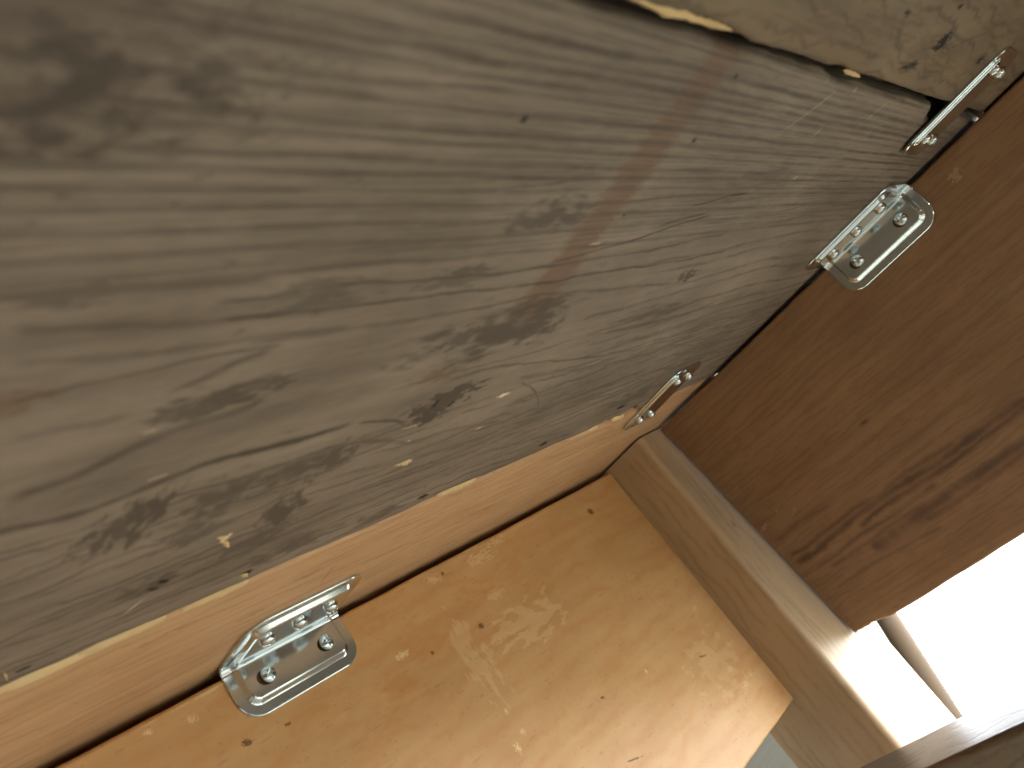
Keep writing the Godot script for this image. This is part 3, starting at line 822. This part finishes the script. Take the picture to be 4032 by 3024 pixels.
func build_table() -> void:
	var table := Node3D.new()
	table.name = "wooden_table"
	add_child(table)
	base = w(0.3, 0.9, FLOOR_C)
	table.position = base
	tag(table, "low table of weathered reused boards seen from underneath, joined with bright steel brackets", "table")
	var A := Vector3(1, 0, 0)
	var B := Vector3(0, 0, -1)
	var U := Vector3(0, 1, 0)
	var tl := 6.4 * S
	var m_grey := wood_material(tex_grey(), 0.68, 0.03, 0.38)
	var m_beyond := wood_material(tex_beyond(), 0.7, 0.014, 0.35)
	var m_tan := wood_material(tex_tan(), 0.6, 0.014, 0.4)
	var m_light := wood_material(tex_light(), 0.5, 0.01, 0.42)
	var m_dark := wood_material(tex_dark(), 0.42, 0.012, 0.45)
	var m_leg := wood_material(tex_leg(), 0.5, 0.012, 0.42)
	var raw := flat(Color(0.82, 0.71, 0.54), 0.85, 0.2)
	var zero := -6.4
	# top boards: main face downwards, length along a
	var o := w(zero, 0.415, 1.0) - base
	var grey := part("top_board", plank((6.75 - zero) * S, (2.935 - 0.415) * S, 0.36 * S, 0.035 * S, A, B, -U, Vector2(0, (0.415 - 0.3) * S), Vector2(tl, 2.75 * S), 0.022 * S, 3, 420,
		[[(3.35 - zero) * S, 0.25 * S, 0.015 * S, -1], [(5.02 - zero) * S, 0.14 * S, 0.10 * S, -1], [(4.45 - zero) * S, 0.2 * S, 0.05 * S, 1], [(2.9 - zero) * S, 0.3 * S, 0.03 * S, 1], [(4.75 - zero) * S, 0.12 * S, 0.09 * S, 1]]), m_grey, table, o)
	tag(grey, "wide weathered grey-brown board with a reddish cross stripe")
	o = w(zero, -2.25, 0.985) - base
	var beyond := part("top_board", plank((6.75 - zero) * S, (0.375 + 2.25) * S, 0.36 * S, 0.03 * S, A, B, -U, Vector2(0, 0.05 * S), Vector2(tl, 2.7 * S), 0.012 * S, 5, 420, [[(2.1 - zero) * S, 0.3 * S, 0.022 * S, 1], [(3.2 - zero) * S, 0.12 * S, 0.012 * S, 1]]), m_beyond, table, o)
	tag(beyond, "brown board with dark worm holes beyond the open joint")
	o = w(zero, 2.955, 1.004) - base
	var tan := part("top_board", plank((6.75 - zero) * S, (4.75 - 2.955) * S, 0.36 * S, 0.03 * S, A, B, -U, Vector2(0, 0.055 * S), Vector2(tl, 1.6 * S), 0.014 * S, 7, 420), m_tan, table, o)
	tag(tan, "clean tan board beside the light apron")
	# added unseen strips that keep light out of the joints and the apron gap
	for b in [0.395, 2.945]:
		o = w(zero + 0.1, b - 0.09, 1.12) - base
		part("joint_light_stop", plank((6.6 - zero) * S, 0.18 * S, 0.12 * S, 0.01 * S, A, B, -U, Vector2.ZERO, Vector2(tl, 2.7 * S), 0.0, 71, 20), m_beyond, table, o)
		o = w(6.3, b - 0.09, 1.015) - base
		part("joint_light_stop", plank(0.4 * S, 0.18 * S, 0.1 * S, 0.005 * S, A, B, -U, Vector2.ZERO, Vector2(tl, 2.7 * S), 0.0, 72, 4), m_beyond, table, o)
	o = w(-5.6, 4.365, 1.0) - base
	part("gap_light_stop", plank(11.2 * S, 0.45 * S, 0.33 * S, 0.01 * S, A, -U, -B, Vector2.ZERO, Vector2(tl, 3.6 * S), 0.0, 73, 20), m_leg, table, o)
	# aprons
	o = w(-5.6, 4.0, 0.956) - base
	var e := part("apron", plank((5.66 + 5.6) * S, (0.956 + 1.245) * S, 0.36 * S, 0.022 * S, A, -U, -B, Vector2(0.8 * S, 0.06 * S), Vector2(tl, 2.3 * S), 0.006 * S, 9, 200), m_light, table, o)
	tag(e, "light orange-tan apron with pale glue marks")
	# the dark end apron leans out a little towards its lower edge
	var lean := atan2(0.23, 2.19)
	var down := (Vector3(sin(lean), -cos(lean), 0)).normalized()
	var face := down.cross(B).normalized()
	if face.x > 0: face = -face
	o = w(5.965, -2.9, 0.968) - base
	var d := part("apron", plank(6.43 * S, 2.19 * S, 0.3 * S, 0.02 * S, B, down, face, Vector2(0, 0.032 * S), Vector2(6.5 * S, 2.3 * S), 0.007 * S, 12, 200, [[6.36 * S, 0.25 * S, 0.05 * S, 1]]), m_dark, table, o)
	tag(d, "dark reddish-brown apron with blackish grain streaks")
	# the two aprons behind the lens
	o = w(-5.6, -2.3, 0.955) - base
	part("apron", plank(11.26 * S, 2.2 * S, 0.33 * S, 0.022 * S, A, -U, B, Vector2(0.6 * S, 0.045 * S), Vector2(tl, 2.3 * S), 0.006 * S, 19, 60), m_light, table, o)
	o = w(-5.9, -2.3, 0.955) - base
	part("apron", plank(5.8 * S, 2.2 * S, 0.3 * S, 0.02 * S, B, -U, A, Vector2(0.3 * S, 0.045 * S), Vector2(6.5 * S, 2.3 * S), 0.006 * S, 33, 60), m_dark, table, o)
	# legs
	for q in [[5.662, 3.559, 1.0], [5.662, -3.12, -1.0], [-6.53, 3.559, -1.0], [-6.53, -3.12, -1.0]]:
		o = w(q[0], q[1], 0.985) - base
		var lg := part("leg", plank((0.985 - FLOOR_C) * S, 0.93 * S, 0.85 * S, 0.05 * S, -U, A, -B, Vector2(0, 0), Vector2(tl, 3.6 * S), 0.006 * S, 15 + int(q[2]) + int(q[0]), 120), m_leg, table, o)
		if q[2] > 0: tag(lg, "square tan leg in the corner between the two aprons")
	# lower rail that crosses in front of the leg, carried by long stretchers below the view
	var m_rail := wood_material(tex_beyond(), 0.36, 0.02, 0.5)
	o = w(4.81, -3.0, -1.75) - base
	var rl := part("lower_rail", plank(7.0 * S, 0.56 * S, 0.46 * S, 0.05 * S, B, A, U, Vector2(0.4 * S, 0.3 * S), Vector2(tl, 2.7 * S), 0.02 * S, 23, 160), m_rail, table, o)
	tag(rl, "worn grey-brown lower rail")
	for b in [3.62, -2.9]:
		o = w(-5.6, b, -2.215) - base
		part("stretcher", plank((5.66 + 5.6) * S, 0.4 * S, 0.5 * S, 0.03 * S, A, B, U, Vector2(0.4 * S, 0.3 * S), Vector2(tl, 3.6 * S), 0.005 * S, 29, 40), m_leg, table, o)
	build_fittings(table)
	build_splinters(grey, beyond, tan, raw)

func build_fittings(table: Node3D) -> void:
	var zinc := StandardMaterial3D.new()
	zinc.albedo_color = Color(0.80, 0.84, 0.86)
	zinc.metallic = 1.0
	zinc.roughness = 0.14
	var zinc2 := StandardMaterial3D.new()
	zinc2.albedo_color = Color(0.78, 0.82, 0.84)
	zinc2.metallic = 1.0
	zinc2.roughness = 0.16
	var bm := bracket_mesh()
	var pm := plate_mesh()
	var sm := screw_mesh()
	var on_apron := Basis(Vector3.RIGHT, PI / 2)       # screw axis +y turned to +z
	var on_board := Basis(Vector3.RIGHT, PI)           # screw axis turned to -y
	for q in [[w(2.355, 3.999, 1.002), 0.0, "steel angle bracket on the light apron and the clean tan board"], [w(5.968, 1.30, 0.999), -PI / 2, "steel angle bracket on the dark brown apron"]]:
		var br := part("angle_bracket", bm, zinc, table, q[0] - base)
		br.rotation.y = q[1]
		tag(br, q[2])
		var k := 0
		for x in [-0.178, 0.196]:
			var s := part("screw", sm, zinc2, br, Vector3(x, -0.152, PANEL_H - 0.006) * S)
			s.basis = on_apron * Basis(Vector3.UP, 0.5 + 1.1 * k)
			k += 1
		for x in [-0.2, 0.0, 0.2]:
			var s := part("screw", sm, zinc2, br, Vector3(x, -PANEL_H + 0.006, 0.25) * S)
			s.basis = on_board * Basis(Vector3.UP, 0.3 + 0.9 * k)
			k += 1
	for q in [[w(5.22, 0.355, 0.984), PI / 2, "flat steel joining plate across the open joint of the grey board"], [w(5.13, 2.86, 1.0), PI / 2 - 0.06, "flat steel joining plate across the joint of the tan board"]]:
		var pl := part("joining_plate", pm, zinc, table, q[0] - base)
		pl.rotation.y = q[1]
		tag(pl, q[2])
		var k := 0
		for x in [-0.222, 0.222]:
			for z in [-0.078, 0.078]:
				var s := part("screw", sm, zinc2, pl, Vector3(x, -PLATE_H + 0.004, z) * S)
				s.basis = (on_board * Basis(Vector3.UP, 0.7 * k)).scaled(Vector3.ONE * 0.82)
				k += 1

func build_splinters(grey: Node3D, beyond: Node3D, tan: Node3D, raw: Material) -> void:
	# torn, pale slivers along the joints: parent, along, across, c, length, width, thickness
	var k := 0
	for q in [[tan, 0.98, 2.962, 1.004, 0.62, 0.034, 0.014], [tan, 1.25, 2.955, 1.004, 0.32, 0.022, 0.012], [tan, 1.62, 2.965, 1.004, 0.3, 0.02, 0.01], [beyond, 1.92, 0.366, 0.985, 0.46, 0.026, 0.012], [beyond, 2.14, 0.362, 0.985, 0.2, 0.016, 0.009], [beyond, 3.35, 0.376, 0.985, 0.2, 0.02, 0.01], [grey, 3.0, 2.92, 1.0, 0.3, 0.02, 0.01], [grey, 4.62, 2.93, 1.0, 0.16, 0.04, 0.015], [grey, 4.3, 2.93, 1.0, 0.14, 0.02, 0.01]]:
		var at: Vector3 = w(q[1], q[2], q[3]) - base - q[0].position
		part("splinter", chip_mesh(q[4] * S, q[5] * S, q[6] * S, 100 + k), raw, q[0], at)
		k += 1
	# curled chips of raw wood hanging from old holes
	for q in [[890, 2140, 0.07, 0.03, 0.9], [875, 2115, 0.05, 0.02, 0.4], [960, 2262, 0.04, 0.02, 0.2], [20, 2660, 0.05, 0.012, 1.3], [1590, 1820, 0.1, 0.012, 0.05]]:
		var f := face_c(q[0], q[1])
		var c := part("splinter", chip_mesh(q[2] * S, q[3] * S, 0.014 * S, 200 + k), raw, grey, w(f.x, f.y, 1.0) - base - grey.position)
		c.rotation.y = q[4]
		k += 1
